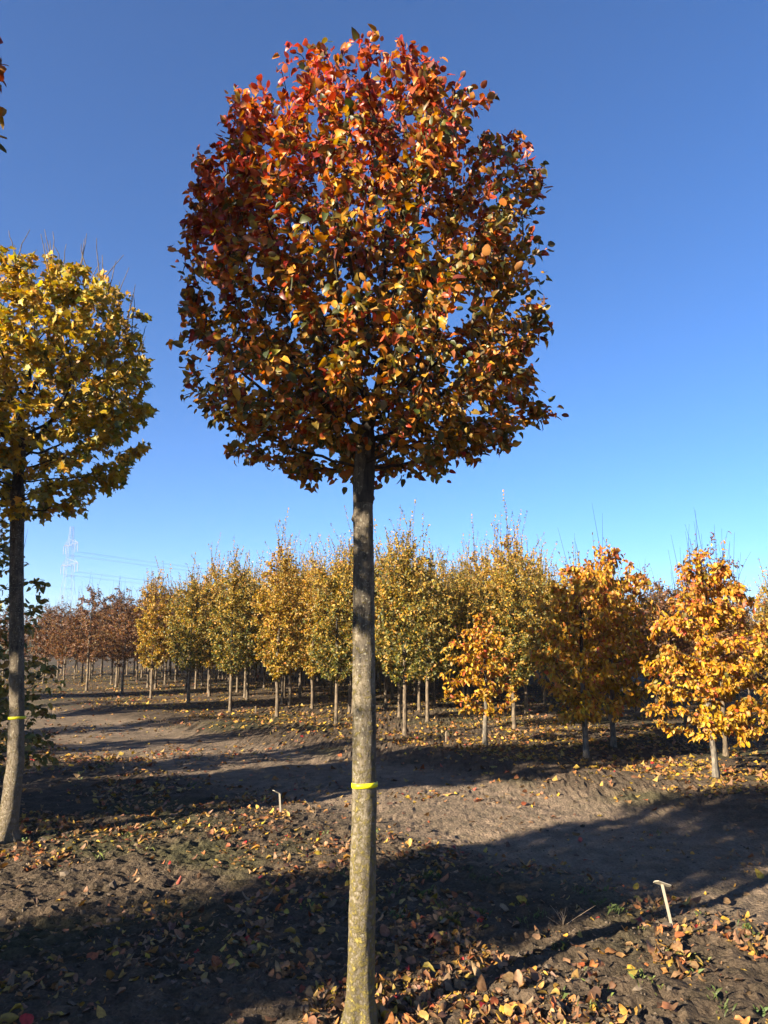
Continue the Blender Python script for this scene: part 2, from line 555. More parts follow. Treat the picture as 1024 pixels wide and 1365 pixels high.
def radii(P, par, tip=.0022, e=2.35, rmax=None):
    n = len(P); acc = np.zeros(n)
    for i in range(n - 1, -1, -1):
        r = acc[i] ** (1 / e) if acc[i] > 0 else tip
        acc[i] = r ** e
        if par[i] >= 0: acc[par[i]] += acc[i]
    r = acc ** (1 / e)
    if rmax is not None and r[0] > 0:
        r = np.where(r > .004, .004 + (r - .004) * (rmax - .004) / max(r[0] - .004, 1e-6), r)
    return r

def chains(P, par, r):
    kids = {}
    for i, p in enumerate(par):
        if p >= 0: kids.setdefault(int(p), []).append(i)
    out = []; stack = [(0, -1)]
    while stack:
        s, pre = stack.pop()
        c = [pre] if pre >= 0 else []
        i = s
        while True:
            c.append(i)
            k = kids.get(i, [])
            if not k: break
            k = sorted(k, key=lambda a: -r[a])
            for other in k[1:]: stack.append((other, i))
            i = k[0]
        rr = [min(r[q], r[c[1]] * 1.05) if (n == 0 and pre >= 0 and len(c) > 1) else r[q] for n, q in enumerate(c)]
        if len(c) > 1: out.append((P[c], np.array(rr)))
    return out

def tubes(ch, sides=5):
    Vs, Fs = [], []; base = 0
    ang = np.linspace(0, 2 * math.pi, sides, endpoint=False)
    ca, sa = np.cos(ang), np.sin(ang)
    for P, r in ch:
        n = len(P)
        T = np.gradient(P, axis=0) if n > 1 else np.array([[0, 0, 1.]])
        T = unit(T)
        ref = np.array([1., .13, .07]) if abs(T[0, 0]) < .8 else np.array([.1, 1., .05])
        U = unit(np.cross(T, ref)); W = np.cross(T, U)
        ring = P[:, None] + r[:, None, None] * (ca[None, :, None] * U[:, None] + sa[None, :, None] * W[:, None])
        Vs.append(ring.reshape(-1, 3))
        k = np.arange(n - 1)[:, None] * sides + base
        a = np.arange(sides)[None]; b = (np.arange(sides) + 1)[None] % sides
        Fs.append(np.stack([k + a, k + b, k + sides + b, k + sides + a], axis=2).reshape(-1, 4))
        base += n * sides
    return np.concatenate(Vs), np.concatenate(Fs)

def trunk_mesh(name, pts, rad, sides=28, seed=0, rough=.006, flare=0.0, knots=(), step=.02):
    """one continuous stem: lobed root flare, uneven bark, branch scars"""
    rg = np.random.default_rng(seed)
    pts = np.array(pts, float); rad = np.array(rad, float)
    z = np.arange(pts[0, 2], pts[-1, 2], step)
    x = np.interp(z, pts[:, 2], pts[:, 0]); y = np.interp(z, pts[:, 2], pts[:, 1]); r = np.interp(z, pts[:, 2], rad)
    k = 7; ker = np.ones(k) / k
    sm = lambda a: np.convolve(np.pad(a, k // 2, 'edge'), ker, 'valid')
    x, y, r = sm(x), sm(y), sm(r)
    a = np.linspace(0, 2 * math.pi, sides, endpoint=False)
    ZZ, AA = np.meshgrid(z, a, indexing='ij')
    ph = rg.random(4) * 6
    RR = r[:, None] * (1 + .05 * np.sin(2 * AA + ph[0] + ZZ * 1.3) + .03 * np.sin(3 * AA + ph[1] - ZZ * 2))
    RR = RR + rough * (fbm(AA * 3.0 + seed, ZZ * 9 + 3, 3) - .5) * 2 + rough * .6 * (vnoise(AA * 9, ZZ * 30) - .5)
    fl = flare * np.exp(-np.maximum(ZZ, 0) / .07)
    RR = RR + fl * (1 + .5 * np.sin(4 * AA + ph[2]) + .3 * np.sin(7 * AA + ph[3]))
    for (kz, ka, kr, ks) in knots:
        da = np.angle(np.exp(1j * (AA - ka)))
        RR = RR + kr * np.exp(-((ZZ - kz) / ks) ** 2 - (da * r[:, None] / ks) ** 2)
    V = np.stack([x[:, None] + RR * np.cos(AA), y[:, None] + RR * np.sin(AA), ZZ], axis=2).reshape(-1, 3)
    n = len(z)
    kk = np.arange(n - 1)[:, None] * sides; i = np.arange(sides)[None]; j = (np.arange(sides) + 1)[None] % sides
    F = np.stack([kk + i, kk + j, kk + sides + j, kk + sides + i], axis=2).reshape(-1, 4)
    return fast_mesh(name, V, F)

def ring_mesh(name, cx, cy, z, r, h, sides=36, seed=0):
    """thin tape round a stem, slightly slack and crooked, with inner and outer face"""
    rg = np.random.default_rng(seed)
    a = np.linspace(0, 2 * math.pi, sides, endpoint=False)
    wob = .0018 * np.sin(2 * a + 1) + .001 * np.sin(5 * a)
    tilt = .004 * np.cos(a + .8)
    V = []
    for rr, dz in ((r, -h / 2), (r + .0025, -h / 2), (r + .0035, 0), (r + .0025, h / 2), (r, h / 2)):
        V.append(np.stack([cx + (rr + wob) * np.cos(a), cy + (rr + wob) * np.sin(a), z + dz + tilt], axis=1))
    V = np.concatenate(V); F = []
    for q in range(5):
        b = (q + 1) % 5
        for i in range(sides):
            j = (i + 1) % sides
            F.append((q * sides + i, q * sides + j, b * sides + j, b * sides + i))
    return fast_mesh(name, V, np.array(F))

def envelope_points(n, prof, seed, lump=.22, outer=.55, ecc=(1, 1), cen=(0, 0)):
    """points inside a body of revolution with lumps; prof = [(z, r), ...]"""
    rg = np.random.default_rng(seed)
    zs = np.array([p[0] for p in prof]); rs = np.array([p[1] for p in prof])
    out = []
    rm = rs.max()
    while len(out) < n:
        z = rg.uniform(zs[0], zs[-1]); r = np.interp(z, zs, rs)
        if rg.random() > (r / rm) ** 1.3 + .03: continue
        a = rg.uniform(0, 2 * math.pi)
        f = rg.random() ** outer
        lm = 1 - lump + lump * 2 * float(fbm(np.array([a * 1.6 + seed]), np.array([z * 2.4 + seed * .7]), 2)[0])
        lm = min(lm, 1.12)
        out.append((cen[0] + r * f * lm * math.cos(a) * ecc[0], cen[1] + r * f * lm * math.sin(a) * ecc[1], z))
    return np.array(out)

def place_leaves(P, par, r, n, size, seed, colour, templates, thr=.006, droop=.5, outward=.5, upn=.6, jitter=.03, petiole=.3, axis=(0, 0), clump=.3, spread=.0):
    rg = np.random.default_rng(seed)
    cand = np.where((r < thr) & (par >= 0))[0]
    w = np.where(r[cand] < thr * .5, 1.6, 1.0)
    # leave some twigs nearly bare, others full: light and dark clumps
    cl = fbm(P[cand, 0] * 3.1 + P[cand, 2] * 1.3 + seed, P[cand, 1] * 3.1 + P[cand, 2] * 2.1, 2)
    w = w * np.clip((cl - .18) * 2.6, clump, 1.4)
    idx = rg.choice(cand, n, p=w / w.sum())
    t = rg.random((n, 1))
    bd = P[idx] - P[par[idx]]
    pos = P[par[idx]] + bd * t + rg.normal(0, jitter * .3 + spread, (n, 3))
    bd = unit(bd)
    o = pos.copy(); o[:, 0] -= axis[0]; o[:, 1] -= axis[1]; o[:, 2] = 0
    o = unit(o)
    d = unit(bd * .45 + o * outward + rg.normal(0, .55, (n, 3)) + np.array([0, 0, -droop]))
    nr = unit(np.array([0, 0, upn]) + o * .45 + rg.normal(0, .55, (n, 3)))
    fr = frames(d, nr)
    s = rg.normal(1, .2, n).clip(.5, 1.32) * size
    pos = pos + d * (petiole * s)[:, None]
    c, rim = colour(pos, rg)
    return dict(pos=pos, fr=fr, size=s, col=c, rim=rim, tid=rg.integers(0, len(templates), n))

LEAF_K = .74
def palette(rg, n, items, probs):
    items = np.array(items, float); probs = np.array(probs, float)
    if probs.ndim == 1: k = rg.choice(len(items), n, p=probs / probs.sum())
    else:
        cp = np.cumsum(probs / probs.sum(1, keepdims=True), axis=1)
        k = (rg.random((n, 1)) > cp).sum(1).clip(0, len(items) - 1)
    c = items[k] * rg.normal(1, .16, (n, 1)).clip(.5, 1.5) * rg.normal(1, .07, (n, 3)).clip(.7, 1.3)
    return c * LEAF_K, k

# ------------------------------------------------------------------ the ground
def axis_coords(a, b, fine, grow, lo, hi):
    c = list(np.arange(a, b, fine))
    s = fine; x = b
    while x < hi:
        c.append(x); s *= grow; x += s
    s = fine; x = a - fine; pre = []
    while x > lo:
        pre.append(x); s *= grow; x -= s
    return np.array(pre[::-1] + c)

FAR = 900.0
gx = axis_coords(-2.8, 3.6, .032, 1.06, -FAR, FAR)
gy = axis_coords(2.9, 6.2, .021, 1.038, -FAR, FAR)
GX, GY = np.meshgrid(gx, gy, indexing='xy')
GH = height(GX, GY)
tm = track_mask(GX, GY)
soil_row = np.array([.082, .062, .043]); soil_trk = np.array([.165, .127, .090]); soil_moss = np.array([.058, .058, .027])
C = soil_row[None, None] * (1 - tm[..., None]) + soil_trk[None, None] * tm[..., None]
moss = sstep(.52, .72, fbm(GX * .9 + 50, GY * .9, 3)) * (1 - tm) * .75
C = C * (1 - moss[..., None]) + soil_moss * moss[..., None]
dryness = sstep(.4, .7, fbm(GX * .6 + 11, GY * .6 + 70, 2))
C = C * (1 + .28 * dryness[..., None])
farm = sstep(60, 140, np.hypot(GX, GY))[..., None]
C = C * (1 - farm) + np.array([.085, .10, .045]) * farm
ny, nx = GX.shape
V = np.stack([GX, GY, GH], axis=2).reshape(-1, 3)
ii = (np.arange(ny - 1)[:, None] * nx + np.arange(nx - 1)[None]).ravel()
F = np.stack([ii, ii + 1, ii + nx + 1, ii + nx], axis=1)
ground = obj('ground', fast_mesh('ground', V, F, C.reshape(-1, 3), False), MAT['soil'])
tag(ground, 'dark tilled nursery soil crossed by a paler packed wheel track', 'ground', kind='structure')
print('ground quads', len(F))

# loose clods and crumbs of soil
def ico():
    t = (1 + 5 ** .5) / 2
    v = np.array([(-1, t, 0), (1, t, 0), (-1, -t, 0), (1, -t, 0), (0, -1, t), (0, 1, t), (0, -1, -t), (0, 1, -t), (t, 0, -1), (t, 0, 1), (-t, 0, -1), (-t, 0, 1)], float)
    f = np.array([(0, 11, 5), (0, 5, 1), (0, 1, 7), (0, 7, 10), (0, 10, 11), (1, 5, 9), (5, 11, 4), (11, 10, 2), (10, 7, 6), (7, 1, 8),
                  (3, 9, 4), (3, 4, 2), (3, 2, 6), (3, 6, 8), (3, 8, 9), (4, 9, 5), (2, 4, 11), (6, 2, 10), (8, 6, 7), (9, 8, 1)])
    return unit(v), f

def scatter_xy(n, seed, dens, ymin=2.3, ymax=14.0, spread=.62, power=2.0):
    """points in the fan the photograph looks over, thinning with distance"""
    rg = np.random.default_rng(seed); X = []; Y = []; tot = 0
    while tot < n:
        k = n * 3
        u = rg.random(k)
        y = (ymin ** (1 - power) + u * (ymax ** (1 - power) - ymin ** (1 - power))) ** (1 / (1 - power)) if power != 1 else ymin * (ymax / ymin) ** u
        x = rg.uniform(-1, 1, k) * (y * spread + .9)
        keep = rg.random(k) < dens(x, y)
        X.append(x[keep]); Y.append(y[keep]); tot += keep.sum()
    return np.concatenate(X)[:n], np.concatenate(Y)[:n]

IV, IF = ico()
NC = 15000
cxs, cys = scatter_xy(NC, 5, lambda x, y: np.clip(1.05 - .35 * track_mask(x, y), 0, 1) * np.clip((fbm(x * 1.3, y * 1.3, 2) - .3) * 2.6, .05, 1), 2.3, 9, .58, 2.1)
rg = np.random.default_rng(6)
cs = (rg.pareto(3.0, NC) * .005 + .004).clip(.003, .028)
cz = height(cxs, cys) - cs * .05
dist = IV[None] * (1 + rg.normal(0, .22, (NC, 12, 1))) * rg.normal(1, .18, (NC, 1, 3)).clip(.6, 1.4)
CV = dist * cs[:, None, None] * np.array([1, 1, .75]) + np.stack([cxs, cys, cz], 1)[:, None]
CC = (soil_row * rg.normal(1.0, .25, (NC, 1)).clip(.5, 1.7))[:, None].repeat(12, 1)
CF = IF[None] + (np.arange(NC) * 12)[:, None, None]
clods = obj('soil_crumbs', fast_mesh('soil_crumbs', CV.reshape(-1, 3), CF.reshape(-1, 3), CC.reshape(-1, 3), False), MAT['clod'])
tag(clods, 'loose crumbs and clods of dark soil strewn over the bed', 'soil', kind='stuff')

# ------------------------------------------------------------------ the pear with the round red crown
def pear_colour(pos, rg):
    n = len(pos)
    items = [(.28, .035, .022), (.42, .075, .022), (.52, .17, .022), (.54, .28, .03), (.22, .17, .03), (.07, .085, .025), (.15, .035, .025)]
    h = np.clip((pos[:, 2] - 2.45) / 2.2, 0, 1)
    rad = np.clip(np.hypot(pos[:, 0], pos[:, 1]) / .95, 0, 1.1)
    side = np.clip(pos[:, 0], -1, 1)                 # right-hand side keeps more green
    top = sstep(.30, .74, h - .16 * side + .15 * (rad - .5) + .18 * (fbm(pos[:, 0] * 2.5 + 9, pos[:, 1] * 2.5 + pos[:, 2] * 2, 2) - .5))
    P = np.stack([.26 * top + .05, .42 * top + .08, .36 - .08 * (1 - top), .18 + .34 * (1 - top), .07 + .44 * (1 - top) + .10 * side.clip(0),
                  .05 + .26 * (1 - top) + .14 * side.clip(0) + .05 * (rad > .85), .10 * top + .03], axis=1)  # low leaves: own olive and green, increased to paint the neighbour tree's shade
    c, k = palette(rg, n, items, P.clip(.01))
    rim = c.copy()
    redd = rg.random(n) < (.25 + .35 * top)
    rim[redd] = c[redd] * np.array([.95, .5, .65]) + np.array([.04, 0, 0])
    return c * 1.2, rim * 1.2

PEAR_PROF = [(2.38, .22), (2.43, .50), (2.51, .74), (2.63, .87), (2.84, .93), (3.24, .96), (3.60, .94), (3.94, .87), (4.12, .72), (4.26, .50), (4.36, .16)]
def build_pear(seed):
    root = [(0, 0, 2.24 + .085 * k) for k in range(0, 4)]
    root = [(p[0] + .02 * math.sin(p[2] * 3), p[1] + .02 * math.cos(p[2] * 2.3) - .02, p[2]) for p in root]
    at = envelope_points(2100, PEAR_PROF, seed, lump=.13, outer=.5)
    rq = np.random.default_rng(seed + 7)
    a_, r_ = rq.uniform(0, 2 * math.pi, 260), rq.uniform(.12, .55, 260)
    at = np.concatenate([at, np.stack([r_ * np.cos(a_), r_ * np.sin(a_), rq.uniform(2.46, 3.05, 260)], 1)])
    P, par = colonise(root, at, .055, .42, .085, up=.10, seed=seed, maxn=8000)
    r = radii(P, par, .0019, 2.3, rmax=.046)
    return P, par, r

pear_pts = [(-.004, .01, -.06), (-.002, .006, .1), (.006, 0, .55), (.014, .004, .95), (.010, .0, 1.5), (.006, -.003, 2.0), (0, 0, 2.34), (.0, -.005, 2.44), (.0, -.01, 2.52)]
pear_rad = [.061, .057, .054, .0515, .049, .047, .047, .042, .033]
pear_knots = [(2.27, .0, .014, .011), (2.17, 3.2, .013, .012), (1.80, -2.3, .006, .02), (1.35, -.9, .006, .018), (.70, -1.9, .006, .02), (2.1, -1.4, .006, .016), (.35, -1.2, .007, .02)]
zM = hz(*M)
pear = empty('pear_tree', (M[0], M[1], zM))
tag(pear, 'tall-stemmed pear tree with a dense round crown of red and orange leaves', 'tree', 'pear trees of the red-crowned row')
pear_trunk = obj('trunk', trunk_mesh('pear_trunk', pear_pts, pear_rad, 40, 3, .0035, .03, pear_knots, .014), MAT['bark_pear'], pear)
tape = obj('marking_tape', ring_mesh('marking_tape', .014, .004, .957 - zM, .0540, .021), MAT['band'], pear_trunk)
tape['label'] = 'yellow marking tape round the stem'
pP, pPar, pR = build_pear(21)
tv, tf = tubes(chains(pP, pPar, pR), 6)
pear_branch_me = fast_mesh('pear_branches', tv, tf)
br = obj('branches', pear_branch_me, MAT['bark_branch'], pear)
NPEAR = 27000
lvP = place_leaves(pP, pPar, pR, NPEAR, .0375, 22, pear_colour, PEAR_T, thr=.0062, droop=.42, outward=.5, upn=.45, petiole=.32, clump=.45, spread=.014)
def thin(lv, keep, grow):
    d = sub(lv, np.random.default_rng(1).choice(len(lv['pos']), keep, replace=False))
    d['size'] = d['size'] * grow
    return d
full_me = leaves_mesh('pear_foliage_full', thin(lvP, 13500, 1.3), PEAR_T); full_me.materials.append(MAT['pear_leaf'])
idx = pick_visible(lvP, (M[0], M[1], zM), 300)
rest = np.setdiff1d(np.arange(NPEAR), idx)
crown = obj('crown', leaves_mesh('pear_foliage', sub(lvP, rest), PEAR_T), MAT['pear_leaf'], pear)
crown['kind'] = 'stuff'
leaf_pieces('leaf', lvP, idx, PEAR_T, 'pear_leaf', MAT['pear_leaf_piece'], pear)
print('pear nodes', len(pP))

# more of the same pears along the row, beyond the frame: they shade this tree and the ground
def pear_copy(xy, rz, sc, label, group):
    z = hz(*xy)
    t = empty('pear_tree', (xy[0], xy[1], z), rz)
    t.scale = (sc, sc, sc)
    obj('trunk', pear_trunk.data, None, t)
    obj('branches', pear_branch_me, None, t)
    c = obj('crown', full_me, None, t); c['kind'] = 'stuff'
    return tag(t, label, 'tree', group)

for j in range(1, 6):
    p = M + ROW_B * j + np.array([-.12, .16]) * (2.1 if j == 2 else 1)
    if j == 1:
        p = p + np.array([-.075, .04])
        lab = 'pear tree next in the row behind the red-crowned one, only its crown edge in view'
        pear_copy(p, 2.1, 1.1, lab, 'pear trees of the red-crowned row')
    else:
        pear_copy(p, 1.7 * j, 1.0 + .03 * math.sin(j * 3), 'pear tree further along the row of the red-crowned one, away from the track', 'pear trees further back in the row')
pear_copy((2.50, 2.42), .9, 1.0, 'pear tree across the bed from the red-crowned one, a leaf tip in view', 'pear trees of the red-crowned row')

# ------------------------------------------------------------------ the field maple
def maple_colour(pos, rg):
    n = len(pos)
    items = [(.70, .49, .032), (.68, .39, .03), (.50, .41, .05), (.32, .32, .05), (.16, .20, .04), (.42, .22, .03)]
    h = np.clip((pos[:, 2] - 2.6) / 2.3, 0, 1)
    P = np.stack([.34 + .1 * h, .18 + 0 * h, .22 + 0 * h, .2 - .08 * h, .12 - .06 * h, .06 + 0 * h], axis=1)
    c, k = palette(rg, n, items, P)
    return c, c * np.array([.95, .85, .8])

MAPLE_PROF = [(2.60, .35), (2.72, .62), (3.0, .88), (3.3, 1.06), (3.7, 1.16), (4.2, 1.12), (4.5, 1.0), (4.70, .84), (4.84, .55), (4.88, .3)]
zL = hz(*L)
maple = empty('maple_tree', (L[0], L[1], zL))
tag(maple, 'tall-stemmed maple with a broad yellow crown and bare twig tips', 'tree')
maple_trunk = obj('trunk', trunk_mesh('maple_trunk', [(-.05, 0, -.08), (-.035, 0, .12), (-.01, 0, .6), (-.03, 0, 1.0), (-.11, 0, 2.0), (-.17, 0, 2.85)], [.085, .076, .066, .0615, .058, .056], 28, 8, .004, .03,
                  [(1.7, -.6, .006, .03), (2.1, -2.0, .006, .03)], .025), MAT['bark_maple'], maple)
tape = obj('marking_tape', ring_mesh('marking_tape', -.027, 0, .957 - zL, .0645, .022, seed=2), MAT['band'], maple_trunk)
tape['label'] = 'yellow marking tape round the stem'
root = [(-.155 - .004 * k + .01 * math.sin(k), .01 * math.cos(k * 1.3), 2.55 + .1 * k) for k in range(9)]
at = envelope_points(2000, MAPLE_PROF, 5, lump=.22, outer=.45, cen=(-.19, 0))
mP, mPar = colonise(root, at, .065, .5, .098, up=.22, seed=5, maxn=8000)
mR = radii(mP, mPar, .0022, 2.3, rmax=.055)
mch = chains(mP, mPar, mR)
# bare upright twig tips above the crown
rg = np.random.default_rng(31)
tips = np.where((mR < .003) & ((mP[:, 2] > 4.45) | ((mP[:, 0] > .7) & (mP[:, 2] > 3.9))))[0]
shoot = []
for i in rg.choice(tips, 90, replace=False):
    ln = rg.uniform(.14, .38); d = unit(np.array([mP[i, 0] * .25, mP[i, 1] * .25, 1.0]) + rg.normal(0, .2, 3))
    pts = np.array([mP[i] + d * ln * t + np.array([rg.normal(0, .008), rg.normal(0, .008), 0]) * t for t in np.linspace(0, 1, 5)])
    shoot.append((pts, np.linspace(.005, .0022, 5)))
tv, tf = tubes(mch, 5)
maple_branch_me = fast_mesh('maple_branches', tv, tf)
obj('branches', maple_branch_me, MAT['bark_branch'], maple)
tv, tf = tubes(shoot, 4)
maple_shoot_me = fast_mesh('maple_shoots', tv, tf)
o = obj('bare_shoots', maple_shoot_me, MAT['bark_tan'], maple); o['kind'] = 'stuff'
NMAP = 15500
lvM = place_leaves(mP, mPar, mR, NMAP, .054, 32, maple_colour, MAPLE_T, thr=.006, droop=.55, outward=.45, upn=.5, petiole=.4, clump=.3, spread=.012, axis=(-.19, 0))
maple_full = leaves_mesh('maple_foliage_full', thin(lvM, 7000, 1.35), MAPLE_T); maple_full.materials.append(MAT['leaf'])
idx = pick_visible(lvM, (L[0], L[1], zL), 300)
rest = np.setdiff1d(np.arange(NMAP), idx)
crown = obj('crown', leaves_mesh('maple_foliage', sub(lvM, rest), MAPLE_T), MAT['leaf'], maple); crown['kind'] = 'stuff'
leaf_pieces('leaf', lvM, idx, MAPLE_T, 'maple_leaf', MAT['leaf_piece'], maple)

def maple_copy(xy, rz, sc, label, group):
    t = empty('maple_tree', (xy[0], xy[1], hz(*xy)), rz)
    t.scale = (sc, sc, sc)
    obj('trunk', maple_trunk.data, None, t)
    obj('branches', maple_branch_me, None, t)
    c = obj('crown', maple_full, None, t); c['kind'] = 'stuff'
    return tag(t, label, 'tree', group)

for j in range(1, 5):
    p = L + ROW_B * j + np.array([-.12, .16]) * (2.2 if j == 2 else .8)
    maple_copy(p, 1.3 * j + .4, .94, 'tall-stemmed maple further along the row of the yellow maple, away from the track', 'maples further back in the yellow maple row')

# ------------------------------------------------------------------ generic smaller nursery trees
def small_tree(seed, prof, stem_h, stem_r, natt, nleaf, leaf, colour, templates, step=.07, up=.5, droop=.4, outward=.4, upn=.5,
               shoots=0, shoot_len=(.2, .5), shoot_leaf=7, lump=.25, kill=.12, infl=.5, side_shoots=0, outer=.5, leader=.8, bare=0, thr=.006):
    """returns dict of meshes' data: trunk, branches, bare shoots, leaves"""
    top = prof[-1][0]; lo = prof[0][0]
    rg = np.random.default_rng(seed + 100)
    zz = np.arange(lo - .05, lo + (top - lo) * leader, step)
    wob = rg.normal(0, 1, 2) * .02
    root = [(wob[0] * math.sin(z * 2), wob[1] * math.sin(z * 1.7), z) for z in zz]
    at = envelope_points(natt, prof, seed, lump=lump, outer=outer)
    P, par = colonise(root, at, step, infl, kill, up=up, seed=seed, maxn=3000)
    r = radii(P, par, .0022, 2.4, rmax=stem_r * .85)
    ch = chains(P, par, r)
    lv = place_leaves(P, par, r, nleaf, leaf, seed + 1, colour, templates, thr=thr, droop=droop, outward=outward, upn=upn, petiole=.2, spread=.012)
    extra = []; ex = []
    tipz = P[:, 2]
    if shoots:
        c = np.where((r < .0045) & (tipz > lo + (top - lo) * .55))[0]
        for i in rg.choice(c, min(shoots, len(c)), replace=False):
            ln = rg.uniform(*shoot_len); d = unit(np.array([P[i, 0] * .35, P[i, 1] * .35, 1.0]) + rg.normal(0, .13, 3))
            bend = rg.normal(0, .08, 3) * np.array([1, 1, 0])
            ts = np.linspace(0, 1, 6)
            pts = P[i] + d[None] * ln * ts[:, None] + bend[None] * (ts ** 2)[:, None]
            extra.append((pts, np.linspace(.0035, .0013, 6)))
            if len(ex) < 9999 and shoot_leaf:
                for t in np.linspace(.12, 1, shoot_leaf):
                    if rg.random() < .8: ex.append((pts[0] + d * ln * t + bend * t * t, d))
    for i in range(side_shoots):
        c = np.where((r < .004) & (np.hypot(P[:, 0], P[:, 1]) > .28))[0]
        k = rg.choice(c); ln = rg.uniform(.15, .34)
        o = unit(np.array([P[k, 0], P[k, 1], 0])); d = unit(o * 1.0 + np.array([0, 0, .35]) + rg.normal(0, .25, 3))
        ts = np.linspace(0, 1, 5)
        pts = P[k] + d[None] * ln * ts[:, None] + np.array([0, 0, -.10])[None] * (ts ** 2)[:, None]
        extra.append((pts, np.linspace(.0035, .0015, 5)))
        for t in np.linspace(.1, 1, 9): ex.append((pts[0] + d * ln * t + np.array([0, 0, -.1]) * t * t, d * .6 + np.array([0, 0, -.9])))
    if ex:
        n = len(ex); pos = np.array([e[0] for e in ex]); dd = np.array([e[1] for e in ex])
        d = unit(dd * .6 + rg.normal(0, .5, (n, 3)))
        fr = frames(d, unit(np.array([0, 0, .4]) + rg.normal(0, .6, (n, 3))))
        cc, rim = colour(pos, rg)
        e = dict(pos=pos, fr=fr, size=rg.normal(.78, .15, n).clip(.35, 1.1) * leaf, col=cc, rim=rim, tid=rg.integers(0, len(templates), n))
        lv = {k: np.concatenate([lv[k], e[k]]) for k in lv}
    bares = []
    if bare:
        c = np.where((r < .0045) & (tipz > lo + (top - lo) * .7))[0]
        for i in rg.choice(c, min(bare, len(c)), replace=False):
            ln = rg.uniform(.25, .6); d = unit(np.array([P[i, 0] * .3, P[i, 1] * .3, 1.0]) + rg.normal(0, .1, 3))
            ts = np.linspace(0, 1, 5)
            bares.append((P[i] + d[None] * ln * ts[:, None], np.linspace(.0036, .0014, 5)))
    tr = trunk_mesh('stem', [(wob[0] * math.sin(z * 2) if z > lo else 0, wob[1] * math.sin(z * 1.7) if z > lo else 0, z) for z in np.linspace(-.06, lo + (top - lo) * .35, 14)],
                    np.linspace(stem_r, stem_r * .78, 14), 12, seed, .003, stem_r * .35, (), .05)
    bv, bf = tubes(ch + extra, 4)
    return dict(trunk=tr, branches=fast_mesh('limbs', bv, bf), lv=lv, tpl=templates,
                bare=fast_mesh('bare_shoots', *tubes(bares, 3)) if bares else None)

def put_small(name, data, xy, rz, sc, bark, branch_mat, leafmat, label, cat='tree', group=None, pieces=0, key=None):
    z = hz(*xy)
    t = empty(name, (xy[0], xy[1], z), rz)
    t.scale = sc if hasattr(sc, '__len__') else (sc, sc, sc)
    obj('trunk', data['trunk'], bark, t)
    obj('branches', data['branches'], branch_mat, t)
    if data['bare'] is not None:
        o = obj('bare_shoots', data['bare'], branch_mat, t); o['kind'] = 'stuff'
    if pieces:
        idx = pick_visible(data['lv'], (xy[0], xy[1], z), pieces, 5.0)
        rest = np.setdiff1d(np.arange(len(data['lv']['pos'])), idx)
        me = leaves_mesh('foliage', sub(data['lv'], rest), data['tpl']); me.materials.append(leafmat)
        leaf_pieces('leaf', data['lv'], idx, data['tpl'], key, MAT['leaf_piece'], t)
    else:
        if 'full' not in data:
            data['full'] = leaves_mesh('foliage', data['lv'], data['tpl']); data['full'].materials.append(leafmat)
        me = data['full']
    c = obj('crown', me, None, t); c['kind'] = 'stuff'
    return tag(t, label, cat, group)

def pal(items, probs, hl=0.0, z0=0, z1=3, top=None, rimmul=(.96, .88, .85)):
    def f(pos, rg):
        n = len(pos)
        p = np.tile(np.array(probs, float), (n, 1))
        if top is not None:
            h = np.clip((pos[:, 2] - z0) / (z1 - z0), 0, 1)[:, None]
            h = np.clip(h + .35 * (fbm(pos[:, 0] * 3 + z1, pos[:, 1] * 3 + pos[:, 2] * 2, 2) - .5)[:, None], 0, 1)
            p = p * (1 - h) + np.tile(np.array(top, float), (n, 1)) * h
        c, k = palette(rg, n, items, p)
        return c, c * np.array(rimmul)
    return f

# yellow ironwoods at the near edge of the far block
IRON = [(.66, .42, .020), (.66, .34, .018), (.62, .23, .03), (.52, .12, .04), (.30, .23, .03), (.11, .12, .025)]
iron_col = pal(IRON, [.50, .28, .10, .03, .08, .03], z0=.4, z1=2.5, top=[.22, .32, .26, .12, .05, .01])
iron_big = small_tree(51, [(.40, .42), (.52, .72), (.8, .86), (1.1, .84), (1.5, .76), (1.9, .62), (2.25, .46), (2.55, .26), (2.72, .08)], .4, .042, 900, 8500, .059, iron_col, BIG_T,
                      step=.075, up=.25, droop=.75, upn=.15, shoots=16, shoot_len=(.2, .5), shoot_leaf=7, side_shoots=12, lump=.3, bare=24, thr=.007)
iron_mid = small_tree(52, [(.40, .40), (.6, .62), (.9, .78), (1.3, .80), (1.7, .66), (2.0, .45), (2.25, .15)], .4, .040, 760, 6000, .060, iron_col, BIG_T,
                      step=.075, up=.25, droop=.75, upn=.15, shoots=10, shoot_leaf=6, side_shoots=12, lump=.32, bare=6, thr=.007)
iron_small = small_tree(53, [(.42, .30), (.6, .52), (.9, .60), (1.25, .58), (1.6, .42), (1.9, .22), (2.05, .08)], .4, .036, 400, 2000, .064, iron_col, BIG_T,
                        step=.08, up=.22, droop=.75, upn=.15, shoots=6, shoot_len=(.2, .4), shoot_leaf=7, side_shoots=12, lump=.42, thr=.007)
put_small('ironwood_tree', iron_big, (3.84, 9.29), 0, (.93, .93, 1.0), MAT['bark_grey'], MAT['bark_branch'], MAT['leaf'],
          'brightest golden yellow low-branched tree with long bare shoots above it', pieces=300, key='ironwood_leaf')
put_small('ironwood_tree', iron_mid, (2.74, 10.84), 1.0, (1.0, 1.0, 1.18), MAT['bark_grey'], MAT['bark_branch'], MAT['leaf'],
          'amber low-branched tree with its lower half in deep shade beyond the track')
put_small('ironwood_tree', iron_small, (1.53, 12.06), 0, 1, MAT['bark_grey'], MAT['bark_branch'], MAT['leaf'],
          'small open yellow tree with orange-tipped side shoots in front of green trees')
